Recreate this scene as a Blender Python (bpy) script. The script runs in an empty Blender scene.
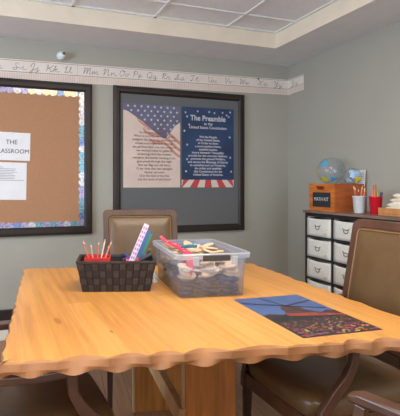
import bpy, bmesh, math, random
from mathutils import Vector, Matrix
random.seed(7)
S = bpy.context.scene
C = S.collection
R = math.radians

# ------------------------------------------------ camera, world, light, exposure
cam = bpy.data.objects.new('camera', bpy.data.cameras.new('camera'))
C.objects.link(cam)
cam.location = (0, 0, 1.2)
cam.rotation_euler = (R(90), 0, -R(18.27))
cam.data.sensor_fit = 'HORIZONTAL'
cam.data.sensor_width = 36
cam.data.lens = 36 * 418 / 400
cam.data.shift_x = 65 / 400
cam.data.shift_y = -24 / 400
cam.data.clip_start = 0.02
S.camera = cam

S.view_settings.view_transform = 'Standard'
S.view_settings.look = 'None'
S.view_settings.gamma = 1
S.view_settings.use_curve_mapping = False
S.view_settings.exposure = 0.45

w = bpy.data.worlds.new('world'); S.world = w; w.use_nodes = True
w.node_tree.nodes['Background'].inputs[0].default_value = (0.75, 0.87, 1.0, 1)
w.node_tree.nodes['Background'].inputs[1].default_value = 1.5

def area(name, loc, rot, sx, sy, watts, col):
    l = bpy.data.lights.new(name, 'AREA'); l.shape = 'RECTANGLE'
    l.size = sx; l.size_y = sy; l.energy = watts; l.color = col
    o = bpy.data.objects.new(name, l); C.objects.link(o)
    o.location = loc; o.rotation_euler = rot
    return o
# daylight through the two windows (left wall and the wall behind the camera)
area('daylight_left', (-2.42, 1.2, 1.5), (0, R(-90), 0), 1.3, 1.9, 82, (0.80, 0.91, 1.0))
area('daylight_rear', (0.9, -2.22, 1.5), (R(90), 0, 0), 1.9, 1.3, 36, (0.86, 0.94, 1.0))
# recessed ceiling panels
area('panel_light_near', (0.8, 1.05, 2.43), (0, 0, 0), 1.15, .55, 17, (1.0, 0.84, 0.66))
area('panel_light_rear', (-0.6, -.6, 2.43), (0, 0, 0), 1.15, .55, 13, (1.0, 0.84, 0.66))

# ------------------------------------------------ materials
def lin(c):
    return tuple(((v/255)/12.92 if v/255 <= .04045 else ((v/255+.055)/1.055)**2.4) for v in c)
def mat(name, col, rough=.6, metal=0, spec=.5, noise=0, nscale=8, stretch=(1,1,1), bump=0, bscale=60, col2=None, coat=0):
    m = bpy.data.materials.new(name); m.use_nodes = True
    nt = m.node_tree; b = nt.nodes['Principled BSDF']
    c = lin(col)
    b.inputs['Base Color'].default_value = (*c, 1)
    b.inputs['Roughness'].default_value = rough
    b.inputs['Metallic'].default_value = metal
    b.inputs['Specular IOR Level'].default_value = spec
    b.inputs['Coat Weight'].default_value = coat
    tc = nt.nodes.new('ShaderNodeTexCoord'); mp = nt.nodes.new('ShaderNodeMapping')
    mp.inputs['Scale'].default_value = stretch
    nt.links.new(tc.outputs['Object'], mp.inputs[0])
    n = nt.nodes.new('ShaderNodeTexNoise'); n.inputs['Scale'].default_value = nscale
    n.inputs['Detail'].default_value = 4
    nt.links.new(mp.outputs[0], n.inputs[0])
    r = nt.nodes.new('ShaderNodeValToRGB')
    k = noise if noise else .03
    c2 = lin(col2) if col2 else tuple(v*(1-k) for v in c)
    c1 = c if col2 else tuple(min(1, v*(1+k)) for v in c)
    r.color_ramp.elements[0].position = .35; r.color_ramp.elements[1].position = .65
    r.color_ramp.elements[0].color = (*c2, 1); r.color_ramp.elements[1].color = (*c1, 1)
    nt.links.new(n.outputs[0], r.inputs[0]); nt.links.new(r.outputs[0], b.inputs['Base Color'])
    if bump:
        n2 = nt.nodes.new('ShaderNodeTexNoise'); n2.inputs['Scale'].default_value = bscale
        nt.links.new(mp.outputs[0], n2.inputs[0])
        bp = nt.nodes.new('ShaderNodeBump'); bp.inputs['Strength'].default_value = bump; bp.inputs['Distance'].default_value = .004
        nt.links.new(n2.outputs[0], bp.inputs['Height']); nt.links.new(bp.outputs[0], b.inputs['Normal'])
    return m

def planks(name, cols, pw, pl, rough, grain=.25, rot=0, gap=(60,40,25), gapw=.002, coat=0, gs=(30,1.6,30)):
    """wood boards running along Y, one tone per board, stretched grain"""
    m = bpy.data.materials.new(name); m.use_nodes = True
    nt = m.node_tree; L = nt.links; b = nt.nodes['Principled BSDF']
    b.inputs['Roughness'].default_value = rough; b.inputs['Coat Weight'].default_value = coat
    b.inputs['Coat Roughness'].default_value = .25
    tc = nt.nodes.new('ShaderNodeTexCoord'); mp = nt.nodes.new('ShaderNodeMapping')
    mp.inputs['Rotation'].default_value = (0, 0, rot)
    L.new(tc.outputs['Object'], mp.inputs[0])
    br = nt.nodes.new('ShaderNodeTexBrick')
    mp2 = nt.nodes.new('ShaderNodeMapping'); mp2.inputs['Rotation'].default_value = (0, 0, R(90))
    L.new(mp.outputs[0], mp2.inputs[0]); L.new(mp2.outputs[0], br.inputs[0])
    br.inputs['Scale'].default_value = 1; br.inputs['Brick Width'].default_value = pl; br.inputs['Row Height'].default_value = pw
    br.inputs['Mortar Size'].default_value = gapw; br.inputs['Mortar Smooth'].default_value = .3
    br.inputs['Color1'].default_value = (0, 0, 0, 1); br.inputs['Color2'].default_value = (1, 1, 1, 1); br.inputs['Mortar'].default_value = (.5, .5, .5, 1)
    rp = nt.nodes.new('ShaderNodeValToRGB'); e = rp.color_ramp.elements
    e[0].color = (*lin(cols[0]), 1); e[1].color = (*lin(cols[-1]), 1)
    for i, c in enumerate(cols[1:-1]):
        x = e.new((i+1)/(len(cols)-1)); x.color = (*lin(c), 1)
    L.new(br.outputs['Color'], rp.inputs[0])
    mp3 = nt.nodes.new('ShaderNodeMapping'); mp3.inputs['Scale'].default_value = gs
    L.new(mp.outputs[0], mp3.inputs[0])
    n = nt.nodes.new('ShaderNodeTexNoise'); n.inputs['Scale'].default_value = 1.3; n.inputs['Detail'].default_value = 6; n.inputs['Distortion'].default_value = .6
    L.new(mp3.outputs[0], n.inputs[0])
    r2 = nt.nodes.new('ShaderNodeValToRGB'); r2.color_ramp.elements[0].position = .3; r2.color_ramp.elements[1].position = .6
    g = 1-grain; r2.color_ramp.elements[0].color = (g, g*.93, g*.86, 1); r2.color_ramp.elements[1].color = (1, 1, 1, 1)
    L.new(n.outputs[0], r2.inputs[0])
    mx = nt.nodes.new('ShaderNodeMixRGB'); mx.blend_type = 'MULTIPLY'; mx.inputs[0].default_value = 1
    L.new(rp.outputs[0], mx.inputs[1]); L.new(r2.outputs[0], mx.inputs[2])
    mg = nt.nodes.new('ShaderNodeMixRGB'); L.new(br.outputs['Fac'], mg.inputs[0]); L.new(mx.outputs[0], mg.inputs[1])
    mg.inputs[2].default_value = (*lin(gap), 1)
    L.new(mg.outputs[0], b.inputs['Base Color'])
    return m

def plastic_clear(name, col, trans=.7, rough=.15, milk=.3):
    m = bpy.data.materials.new(name); m.use_nodes = True
    nt = m.node_tree; L = nt.links; nt.nodes.clear()
    out = nt.nodes.new('ShaderNodeOutputMaterial')
    t = nt.nodes.new('ShaderNodeBsdfTransparent'); d = nt.nodes.new('ShaderNodeBsdfDiffuse'); g = nt.nodes.new('ShaderNodeBsdfGlossy')
    d.inputs[0].default_value = (*lin(col), 1); tl = nt.nodes.new('ShaderNodeBsdfTranslucent'); tl.inputs[0].default_value = (*lin(col), 1); dd = nt.nodes.new('ShaderNodeMixShader'); dd.inputs[0].default_value = .5; L.new(d.outputs[0], dd.inputs[1]); L.new(tl.outputs[0], dd.inputs[2]); g.inputs['Roughness'].default_value = rough
    t.inputs[0].default_value = (.95, .97, 1, 1)
    lw = nt.nodes.new('ShaderNodeLayerWeight'); lw.inputs[0].default_value = .5
    pw = nt.nodes.new('ShaderNodeMath'); pw.operation = 'POWER'; L.new(lw.outputs['Facing'], pw.inputs[0]); pw.inputs[1].default_value = 4
    fr = nt.nodes.new('ShaderNodeMapRange'); L.new(pw.outputs[0], fr.inputs[0]); fr.inputs[3].default_value = .04; fr.inputs[4].default_value = .6
    n = nt.nodes.new('ShaderNodeTexNoise'); n.inputs['Scale'].default_value = 6
    mr = nt.nodes.new('ShaderNodeMapRange'); mr.inputs[3].default_value = milk*.75; mr.inputs[4].default_value = milk*1.25
    L.new(n.outputs[0], mr.inputs[0])
    a = nt.nodes.new('ShaderNodeMixShader'); L.new(mr.outputs[0], a.inputs[0]); L.new(t.outputs[0], a.inputs[1]); L.new(dd.outputs[0], a.inputs[2])
    b = nt.nodes.new('ShaderNodeMixShader'); L.new(fr.outputs[0], b.inputs[0]); L.new(a.outputs[0], b.inputs[1]); L.new(g.outputs[0], b.inputs[2])
    L.new(b.outputs[0], out.inputs[0])
    return m

def emis(name, col, s):
    m = bpy.data.materials.new(name); m.use_nodes = True
    b = m.node_tree.nodes['Principled BSDF']
    b.inputs['Emission Color'].default_value = (*col, 1); b.inputs['Emission Strength'].default_value = s
    return m

M = {}
M['wall'] = mat('sage_wall_paint', (165, 163, 153), .75, noise=.02, nscale=3, bump=.05, bscale=180)
M['ceil'] = mat('ceiling_paint', (220, 222, 224), .8, noise=.02)
M['fascia'] = mat('warm_lit_fascia_paint', (232, 220, 200), .75)  # cream tint carries the warm light falling on the fascia
M['base'] = mat('white_trim_paint', (225, 222, 212), .45)
M['tile'] = mat('mineral_ceiling_tile', (230, 232, 236), .9, noise=.03, nscale=40, bump=.08, bscale=250)
M['tbar'] = mat('white_tbar', (225, 225, 222), .4)
M['floor'] = planks('brown_plank_floor', [(160, 114, 82), (172, 126, 92), (148, 106, 78)], .13, 1.1, .38, grain=.35, rot=R(8), gap=(70, 52, 42), gapw=.0015)
M['table'] = planks('pine_tabletop_wood', [(220, 158, 82), (230, 172, 96), (212, 148, 74), (226, 166, 90)], .095, 3.0, .36, grain=.2, gap=(196, 134, 66), gapw=.0008, coat=.25)
M['table_edge'] = mat('pine_edge_wood', (172, 120, 78), .45, noise=.18, nscale=5, stretch=(1, 1, .4))
M['slab'] = mat('pine_leg_wood', (196, 130, 64), .4, noise=.22, nscale=4, stretch=(9, 9, .8))
M['slab_edge'] = mat('pale_lit_leg_wood', (196, 160, 116), .5, noise=.12, nscale=4, stretch=(8, 8, 1))  # paleness paints in the light on the slab sides; brace shares it
M['knot'] = mat('knot_wood', (176, 116, 62), .4)
M['frame'] = mat('dark_board_frame_wood', (40, 30, 26), .5, noise=.2, nscale=6, stretch=(1, 1, 1))
M['cork'] = mat('cork', (172, 128, 96), .9, noise=.05, nscale=120, bump=.4, bscale=200)
M['felt'] = mat('grey_board_fabric', (99, 101, 103), .95, noise=.06, nscale=150, bump=.2, bscale=300)
M['paper'] = mat('white_paper', (226, 226, 230), .7)
M['ink'] = mat('black_ink', (35, 33, 35), .7)
M['greyink'] = mat('grey_ink', (120, 120, 130), .7)
M['poster_cream'] = mat('cream_poster_paper', (208, 190, 180), .6, noise=.05, nscale=5)
M['flag_blue'] = mat('faded_flag_blue', (98, 97, 124), .6, noise=.12, nscale=8)
M['flag_red'] = mat('faded_flag_red', (196, 134, 118), .6, noise=.1, nscale=10)
M['flag_white'] = mat('faded_flag_white', (210, 196, 190), .6)
M['star_white'] = mat('star_white', (196, 196, 206), .6)
M['navy'] = mat('navy_poster_paper', (34, 57, 94), .5, noise=.25, nscale=5)
M['poster_red'] = mat('poster_red', (188, 66, 70), .5)
M['strip'] = mat('alphabet_strip_paper', (226, 216, 208), .6, noise=.03, nscale=12)
M['strip_line'] = mat('strip_rule_line', (128, 92, 88), .6)
M['strip_tick'] = mat('strip_ruler_ticks', (214, 192, 180), .6)
M['plastic_white'] = mat('white_plastic', (215, 222, 222), .3)
M['chrome'] = mat('chrome', (180, 180, 182), .2, metal=1)
M['wood_dark'] = mat('chair_frame_wood', (82, 54, 41), .32, noise=.18, nscale=6, stretch=(3, 3, 1), coat=.15)
M['wood_leg'] = mat('dark_chair_leg_wood', (52, 34, 28), .35, noise=.2, nscale=6, coat=.2)
M['leather'] = mat('bronze_leather', (98, 75, 49), .34, noise=.08, nscale=14, bump=.12, bscale=140)
M['piping'] = mat('tan_leather_piping', (128, 98, 66), .35)
M['black_metal'] = mat('black_rack_metal', (28, 27, 30), .45)
M['rack_top'] = mat('grey_brown_rack_wood', (122, 98, 84), .5, noise=.2, nscale=6, stretch=(6, 1, 6))
M['bin'] = mat('white_bin_fabric', (214, 212, 204), .9, noise=.04, nscale=50, bump=.2, bscale=300)
M['bin_handle'] = mat('grey_handle_metal', (120, 116, 112), .35, metal=.6)
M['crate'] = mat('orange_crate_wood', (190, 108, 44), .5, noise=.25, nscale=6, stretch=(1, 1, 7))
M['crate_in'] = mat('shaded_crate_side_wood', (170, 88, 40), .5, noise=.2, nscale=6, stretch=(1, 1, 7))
M['chalkboard'] = mat('chalkboard', (34, 38, 44), .7, noise=.2)
M['chalk'] = mat('chalk', (215, 218, 220), .9)
M['weave'] = mat('charcoal_woven_strap', (56, 50, 50), .55, noise=.25, nscale=40)
M['weave_dark'] = mat('black_basket_lining', (24, 23, 26), .7)
M['red'] = mat('red_plastic', (205, 45, 45), .35)
M['pail_white'] = mat('white_metal_pail', (205, 212, 216), .35)
M['pail_red'] = mat('red_metal_pail', (196, 20, 42), .35)
M['clear'] = plastic_clear('clear_bin_plastic', (205, 224, 250), milk=.17)
M['clear_rim'] = plastic_clear('milky_rim_plastic', (222, 230, 240), milk=.62)
M['clear_ball'] = plastic_clear('clear_ball_plastic', (190, 205, 212), milk=.12, rough=.08)
M['latch'] = mat('dark_grey_latch', (66, 62, 60), .45)
M['tan'] = mat('tan_foam', (230, 202, 172), .7, noise=.06, nscale=20)
M['denim'] = mat('navy_foam', (66, 80, 116), .75, noise=.15, nscale=30)
M['denim2'] = mat('slate_foam', (78, 84, 104), .75, noise=.15, nscale=30)
M['pink'] = mat('pink_spotted_fabric', (222, 60, 92), .6, noise=.1)
M['teal'] = mat('teal_plastic', (30, 104, 122), .4)
M['glass'] = plastic_clear('window_glass', (230, 240, 245), milk=.03)
M['lamp'] = emis('lit_lamp_diffuser', (1, .87, .7), 5)
M['tray'] = mat('light_tray_wood', (190, 132, 84), .5, noise=.15, nscale=6, stretch=(1, 5, 1))
M['cream'] = mat('cream_paper_bundle', (222, 208, 184), .7, noise=.05)

def P(name, col, rough=.45): 
    if name not in M: M[name] = mat(name, col, rough)
    return M[name]

# ------------------------------------------------ builders
class MB:
    def __init__(s): s.v = []; s.f = []
    def add(s, v, f):
        n = len(s.v); s.v += [tuple(p) for p in v]; s.f += [tuple(i+n for i in q) for q in f]; return s
    def box(s, c, d, rz=0, mtx=None):
        v = []
        for i in (-1, 1):
            for j in (-1, 1):
                for k in (-1, 1): v.append(Vector((i*d[0]/2, j*d[1]/2, k*d[2]/2)))
        m = (mtx if mtx is not None else Matrix.Rotation(rz, 3, 'Z'))
        v = [m @ p + Vector(c) for p in v]
        return s.add(v, [(0, 1, 3, 2), (4, 6, 7, 5), (0, 4, 5, 1), (2, 3, 7, 6), (0, 2, 6, 4), (1, 5, 7, 3)])
    def b2(s, x0, x1, y0, y1, z0, z1): return s.box(((x0+x1)/2, (y0+y1)/2, (z0+z1)/2), (x1-x0, y1-y0, z1-z0))
    def loops(s, L, cap=True, close=True):
        """skin a list of equal-length closed loops"""
        n = len(L[0]); v = [p for l in L for p in l]; f = []
        for a in range(len(L)-1):
            for i in range(n):
                j = (i+1) % n
                f.append((a*n+i, a*n+j, (a+1)*n+j, (a+1)*n+i))
        if cap:
            f.append(tuple(reversed(range(n)))); f.append(tuple((len(L)-1)*n+i for i in range(n)))
        return s.add(v, f)
    def bar(s, pts, w, h, up=(0, 0, 1), side=None):
        """rectangular section swept along pts; w,h numbers or lists. side: fixed width direction"""
        pts = [Vector(p) for p in pts]; L = []
        for i, p in enumerate(pts):
            t = (pts[min(i+1, len(pts)-1)]-pts[max(i-1, 0)]).normalized()
            a = Vector(side) if side else t.cross(Vector(up)).normalized()
            b = a.cross(t).normalized()
            ww = (w[i] if isinstance(w, (list, tuple)) else w)/2; hh = (h[i] if isinstance(h, (list, tuple)) else h)/2
            L.append([p-a*ww-b*hh, p+a*ww-b*hh, p+a*ww+b*hh, p-a*ww+b*hh])
        return s.loops(L)
    def tube(s, pts, r, n=8):
        pts = [Vector(p) for p in pts]; L = []
        for i, p in enumerate(pts):
            t = (pts[min(i+1, len(pts)-1)]-pts[max(i-1, 0)]).normalized()
            a = t.orthogonal().normalized(); 
            if i and abs(t.dot(pa)) < .95: a = (pa - t*t.dot(pa)).normalized()
            pa = a; b = t.cross(a)
            rr = r[i] if isinstance(r, (list, tuple)) else r
            L.append([p+a*math.cos(k*2*math.pi/n)*rr+b*math.sin(k*2*math.pi/n)*rr for k in range(n)])
        return s.loops(L)
    def lathe(s, prof, c=(0, 0, 0), n=24, cap=True):
        L = [[Vector((r*math.cos(k*2*math.pi/n), r*math.sin(k*2*math.pi/n), z))+Vector(c) for k in range(n)] for r, z in prof]
        return s.loops(L, cap)
    def prism(s, poly, z0, z1, T=None):
        """poly: 2D points; extruded z0..z1, mapped with T"""
        T = T or (lambda x, y, z: (x, y, z))
        n = len(poly)
        v = [T(x, y, z0) for x, y in poly]+[T(x, y, z1) for x, y in poly]
        f = [tuple(reversed(range(n))), tuple(range(n, 2*n))]+[(i, (i+1) % n, n+(i+1) % n, n+i) for i in range(n)]
        return s.add(v, f)
    def sphere(s, c, r, n=20, m=12, squash=(1, 1, 1), t0=0, t1=math.pi, cap=True):
        L = []
        for i in range(m+1):
            t = max(1e-3, min(math.pi-1e-3, t0+(t1-t0)*i/m))
            L.append([(c[0]+squash[0]*r*math.sin(t)*math.cos(k*2*math.pi/n), c[1]+squash[1]*r*math.sin(t)*math.sin(k*2*math.pi/n), c[2]+squash[2]*r*math.cos(t)) for k in range(n)])
        return s.loops(L, cap)
    def build(s, name, m, parent=None, smooth=False, bevel=0, seg=2):
        me = bpy.data.meshes.new(name); me.from_pydata(s.v, [], s.f); me.validate()
        bm = bmesh.new(); bm.from_mesh(me); bmesh.ops.recalc_face_normals(bm, faces=bm.faces); bm.to_mesh(me); bm.free()
        me.materials.append(m if not isinstance(m, str) else M[m])
        o = bpy.data.objects.new(name, me); C.objects.link(o)
        if parent: o.parent = parent
        if smooth:
            for p in me.polygons: p.use_smooth = True
        if bevel:
            b = o.modifiers.new('bevel', 'BEVEL'); b.width = bevel; b.segments = seg; b.limit_method = 'ANGLE'; b.angle_limit = R(40)
            for p in me.polygons: p.use_smooth = True
            b.harden_normals = True
        return o

def tag(o, label=None, cat=None, group=None, kind=None):
    if label: o['label'] = label
    if cat: o['category'] = cat
    if group: o['group'] = group
    if kind: o['kind'] = kind
    return o
def empty(name, loc=(0, 0, 0), rz=0, **k):
    o = bpy.data.objects.new(name, None); C.objects.link(o); o.location = loc; o.rotation_euler.z = rz
    o.empty_display_size = .05
    return tag(o, **k)
def struct(mb, name, m, **k): return tag(mb.build(name, m, **k), kind='structure')
def copy_tree(o, parent=None):
    c = o.copy(); C.objects.link(c)
    if parent: c.parent = parent
    for ch in list(o.children): copy_tree(ch, c)
    return c

def text_mesh(body, size, T, align='CENTER', width=1.0, bold=0.0, shear=0, spacing=1.0):
    """text outlines as a flat mesh; T maps (x, y) to 3-D; returns MB"""
    cu = bpy.data.curves.new('t', 'FONT'); cu.body = body; cu.size = size; cu.align_x = align
    cu.resolution_u = 3; cu.shear = shear; cu.space_line = spacing; cu.offset = bold
    o = bpy.data.objects.new('t', cu); C.objects.link(o)
    bpy.context.view_layer.update()
    dg = bpy.context.evaluated_depsgraph_get()
    me = bpy.data.meshes.new_from_object(o.evaluated_get(dg))
    mb = MB(); mb.add([T(v.co.x*width, v.co.y) for v in me.vertices], [tuple(p.vertices) for p in me.polygons])
    bpy.data.objects.remove(o); bpy.data.meshes.remove(me)
    return mb

# ------------------------------------------------ the room
XL, XR, YB, YR = -2.3, 2.67, 3.37, -2.1     # left, right, back, rear walls
ZS, ZC = 2.335, 2.456                       # soffit, tile ceiling
TX0, TX1, TY0, TY1 = -1.9, 2.225, -1.7, 2.962
struct(MB().b2(XL-.2, XR+.2, YR-.2, YB+.2, -.08, 0), 'floor', 'floor')
struct(MB().b2(XL-.12, XR+.12, YB, YB+.12, 0, 2.6), 'wall_back', 'wall')
struct(MB().b2(XR, XR+.12, YR, YB, 0, 2.6), 'wall_right', 'wall')
mb = MB()                                    # left wall with its window opening
mb.b2(XL-.12, XL, YR, .2, 0, 2.6).b2(XL-.12, XL, 2.2, YB, 0, 2.6).b2(XL-.12, XL, .2, 2.2, 0, .8).b2(XL-.12, XL, .2, 2.2, 2.2, 2.6)
struct(mb, 'wall_left', 'wall')
mb = MB().b2(XL-.12, -.1, YR-.12, YR, 0, 2.6).b2(1.9, XR+.12, YR-.12, YR, 0, 2.6).b2(-.1, 1.9, YR-.12, YR, 0, .8).b2(-.1, 1.9, YR-.12, YR, 2.2, 2.6)
struct(mb, 'wall_rear', 'wall')
def window(name, along, c, w_, z0, z1):
    f = MB(); g = MB()
    def bb(a0, a1, t0, t1, za, zb, q):
        if along == 'y': q.b2(XL-.09+t0, XL-.09+t1, a0, a1, za, zb)
        else: q.b2(a0, a1, YR-.09+t0, YR-.09+t1, za, zb)
    a0, a1 = c-w_/2, c+w_/2
    bb(a0, a0+.05, 0, .05, z0, z1, f); bb(a1-.05, a1, 0, .05, z0, z1, f)
    bb(a0+.05, a1-.05, 0, .05, z0, z0+.05, f); bb(a0+.05, a1-.05, 0, .05, z1-.05, z1, f); bb(c-.02, c+.02, 0, .05, z0+.05, z1-.05, f)
    bb(a0+.05, a1-.05, .02, .026, z0+.05, z1-.05, g)
    o = struct(f, name, 'base'); g.build('pane', 'glass', o)
window('window_1', 'y', 1.2, 2.0, .8, 2.2)
window('window_2', 'x', .9, 2.0, .8, 2.2)

# ceiling: dropped soffit all round a raised tray of tiles
mb = MB()
mb.b2(XL, XR, TY1, YB, ZS, 2.6).b2(TX1, XR, YR, TY1, ZS, 2.6).b2(XL, TX0, YR, TY1, ZS, 2.6).b2(TX0, TX1, YR, TY0, ZS, 2.6)
struct(mb, 'ceiling', 'ceil')
mb = MB()
mb.b2(TX0, TX1, TY1-.012, TY1-.0005, ZS-.001, ZC).b2(TX1-.012, TX1-.0005, TY0, TY1-.012, ZS-.001, ZC)
mb.b2(TX0+.0005, TX0+.012, TY0, TY1-.012, ZS-.001, ZC).b2(TX0, TX1, TY0+.0005, TY0+.012, ZS-.001, ZC)
struct(mb, 'trim_1', 'fascia')
struct(MB().b2(TX0, TX1, TY0, TY1, ZC+.008, 2.6), 'ceiling_tiles', 'tile')
mb = MB()
x = 1.75
while x > TX0: mb.b2(x-.009, x+.009, TY0+.012, TY1-.012, ZC-.002, ZC+.008); x -= .62
y = 2.69
while y > TY0: mb.b2(TX0+.012, TX1-.012, y-.006, y+.006, ZC-.0005, ZC+.008); y -= .61
mb.b2(TX0+.012, TX1-.012, TY1-.034, TY1-.012, ZC-.002, ZC+.008).b2(TX1-.034, TX1-.012, TY0+.012, TY1-.034, ZC-.002, ZC+.008)
struct(mb, 'trim_2', 'tbar')
# lit troffers, out of the frame overhead
for (x, y, lab) in ((.82, 1.16, 'lit flat ceiling panel light nearest the back wall'), (-.42, -.67, 'lit flat ceiling panel light towards the rear wall')):
    e = empty('ceiling_light', (x, y, ZC), label=lab, cat='ceiling light')
    f = MB().b2(-.6, .6, -.3, -.27, -.012, .006).b2(-.6, .6, .27, .3, -.012, .006).b2(-.6, -.57, -.27, .27, -.012, .006).b2(.57, .6, -.27, .27, -.012, .006)
    f.build('frame', 'tbar', e)
    MB().b2(-.57, .57, -.27, .27, -.006, .004).build('diffuser', 'lamp', e)
# baseboards
struct(MB().b2(XL, XR-.016, YB-.016, YB-.0005, 0, .155), 'baseboard_back', 'base', bevel=.004)
struct(MB().b2(XR-.016, XR-.0005, YR, YB, 0, .155), 'baseboard_right', 'base', bevel=.004)
struct(MB().b2(XL+.0005, XL+.016, YR, YB-.016, 0, .155), 'baseboard_left', 'base', bevel=.004)
struct(MB().b2(XL, .62, YB-.03, YB-.0005, .157, .235), 'trim_3', 'frame', bevel=.006)

# ------------------------------------------------ cork board (left)
def board(name, x0, x1, z0, z1, face, label, cat, depth=.03, fw=.065):
    e = empty(name, ((x0+x1)/2, YB-.0005, z0), label=label, cat=cat)
    W, H = (x1-x0)/2, z1-z0
    mb = MB()
    def rail(o, i, ya, yb):                # mitred ring
        a = [(-W+o, o), (W-o, o), (W-o, H-o), (-W+o, H-o)]; b = [(-W+i, i), (W-i, i), (W-i, H-i), (-W+i, H-i)]
        L = [[(x, ya0, z) for x, z in q] for q, ya0 in ((a, 0), (a, ya), (b, yb), (b, 0))]
        mb.loops(L, cap=False)
        n = len(mb.v)-16
        for k in range(4): mb.f.append((n+k, n+(k+1) % 4, n+12+(k+1) % 4, n+12+k))
    rail(0, .02, -depth, -depth-.004); rail(.0195, fw-.014, -depth+.002, -depth+.002); rail(fw-.0145, fw, -depth-.002, -.018)
    mb.build('frame', 'frame', e)
    MB().b2(-W+fw-.002, W-fw+.002, -.014, -.0, fw-.002, H-fw+.002).build('panel', face, e)
    return e, W, H
FY = -.014
cb, W, H = board('cork_board', -1.1, .737, .796, 2.010, 'cork', 'large tan cork board with wavy shimmering border in a dark wooden frame', 'bulletin board')
# scalloped holographic border, laid as strips in several shimmer tones
def foil(nm, c): return M.setdefault(nm, mat(nm, c, .25, noise=.4, nscale=70, metal=.3))
holo = [foil('shimmer_lilac', (160, 154, 190)), foil('shimmer_silver', (192, 192, 196)), foil('shimmer_aqua', (118, 160, 176)), foil('shimmer_gold', (214, 200, 164)), foil('shimmer_blue', (112, 134, 176))]
fw = .065; x0, x1, z0, z1 = -W+fw, W-fw, fw, H-fw
hb = [MB() for _ in holo]
def scallops(p0, d, inn, length, tone, dep=0):
    n = int(length/.054); st = length/n
    for i in range(n):
        mbx = hb[tone(i, n)]
        pl = [(i*st, 0), ((i+1)*st, 0), ((i+1)*st, .026)]
        for k in range(6, -1, -1): pl.append((i*st+st*k/6, .028+.018*math.sin(math.pi*k/6)))
        mbx.add([(p0[0]+d[0]*a+inn[0]*b, FY-.0012-.0002*(i % 2)-dep, p0[1]+d[1]*a+inn[1]*b) for a, b in pl], [tuple(range(len(pl)))])
rd = random.Random(3)
scallops((x0, z1), (1, 0), (0, -1), x1-x0, lambda i, n: 3 if i > n-9 and i % 3 != 0 else rd.choice([0, 0, 1, 4]))
scallops((x0, z0), (1, 0), (0, 1), x1-x0, lambda i, n: rd.choice([0, 1, 2, 4, 0]))
scallops((x1, z0), (0, 1), (-1, 0), z1-z0, lambda i, n: 1 if i > n-6 else rd.choice([2, 4, 2, 1] if i > n*.3 else [0, 4, 2, 1]), .0006)
scallops((x0, z0), (0, 1), (1, 0), z1-z0, lambda i, n: rd.choice([2, 4, 2, 1, 0]), .0006)
bord = hb[0].build('border', holo[0], cb)
for k in range(1, 5):
    hb[k].build('border_foil', holo[k], bord)

def sheet(name, xc, zc, w_, h_, label, cat, rot=0, m='paper', yy=YB-.0165, curl=.004):
    e = empty(name, (xc, yy, zc), label=label, cat=cat); e.rotation_euler.y = rot
    mb = MB(); L = []
    n = 8
    v = []; f = []
    for j in range(n+1):
        for i in range(2):
            t = j/n; v.append(((i-.5)*w_, -curl*(t)**2 - .0002, (.5-t)*h_))
    for j in range(n): f.append((j*2, j*2+1, j*2+3, j*2+2))
    mb.add(v, f); o = mb.build('sheet', m, e)
    s = o.modifiers.new('thick', 'SOLIDIFY'); s.thickness = .0004
    return e
e = sheet('paper_sign', .1065, 1.49, .279, .216, 'white landscape sheet reading THE CLASSROOM pinned to the cork', 'sign', R(1.2), curl=.0)
text_mesh('THE', .047, lambda x, y: (x, -.0012, y+.018)).build('lettering', 'ink', e)
text_mesh('CLASSROOM', .047, lambda x, y: (x, -.0012, y-.052), width=.97).build('lettering', 'ink', e)
MB().tube([(0, 0, .1), (0, -.008, .1)], [.005, .004], 10).build('push_pin', 'chrome', e)
e = sheet('paper_notice', .102, 1.222, .232, .288, 'white portrait sheet of small typed lines pinned below the sign', 'notice', R(1), curl=.0)
mb = MB()
for i in range(9):
    ww = [.035, .13, .12, .135, .11, .125, .12, .115, .19][i]
    mb.b2(-.092, -.092+ww, -.0011, -.0008, .105-i*.0125, .108-i*.0125)
mb.build('typed_lines', 'greyink', e)
MB().tube([(0, 0, .137), (0, -.008, .137)], [.005, .004], 10).build('push_pin', 'chrome', e)

# ------------------------------------------------ grey board with two posters
gb, W2, H2 = board('display_board', .919, 2.165, .778, 2.02, 'felt', 'square grey fabric display board with two posters in a dark frame', 'display board', fw=.06)
PW, PH = .52, .711
def poster(name, xc, label, m):
    e = empty(name, (xc, YB-.0155, 1.17), label=label, cat='poster')
    MB().b2(-PW/2, PW/2, -.0008, 0, 0, PH).build('sheet', m, e); return e
def T(x, y, d=.0012): return (x, -d, y)
def uv(p, d=.0012): return (-PW/2+p[0]*PW, -d, PH-p[1]*PH)
def star(mb, c, r, d, rot=0, T_=uv, asp=PW/PH):
    pl = []
    for k in range(10):
        a = rot+k*math.pi/5; q = r if k % 2 == 0 else r*.42
        pl.append(T_((c[0]+q*math.sin(a), c[1]-q*math.cos(a)*asp), d))
    mb.add(pl, [tuple(range(10))])
pa = poster('anthem_poster', 1.2635, 'cream poster with faded waving flag and dark verse, left on the grey board', 'poster_cream')
MB().add([uv(p, .0018) for p in [(0, 0), (1, 0), (1, .2), (.9, .25), (.82, .33), (.72, .41), (.6, .36), (.47, .29), (.33, .21), (.2, .15), (.08, .095), (0, .08)]], [tuple(range(12))]).build('flag_canton', 'flag_blue', pa)
mb = MB()
for r_ in range(7):
    for c_ in range(9):
        sx = .08+c_*.115+(r_ % 2)*.057; sy = .03+r_*.052
        lim = .075+.43*max(0, sx-.03) if sx < .72 else .41-.75*(sx-.72)
        if sx < .99 and sy < lim-.025: star(mb, (sx, sy), .026, .0024)
mb.build('flag_stars', 'star_white', pa)
mr = MB(); mw = MB()
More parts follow.
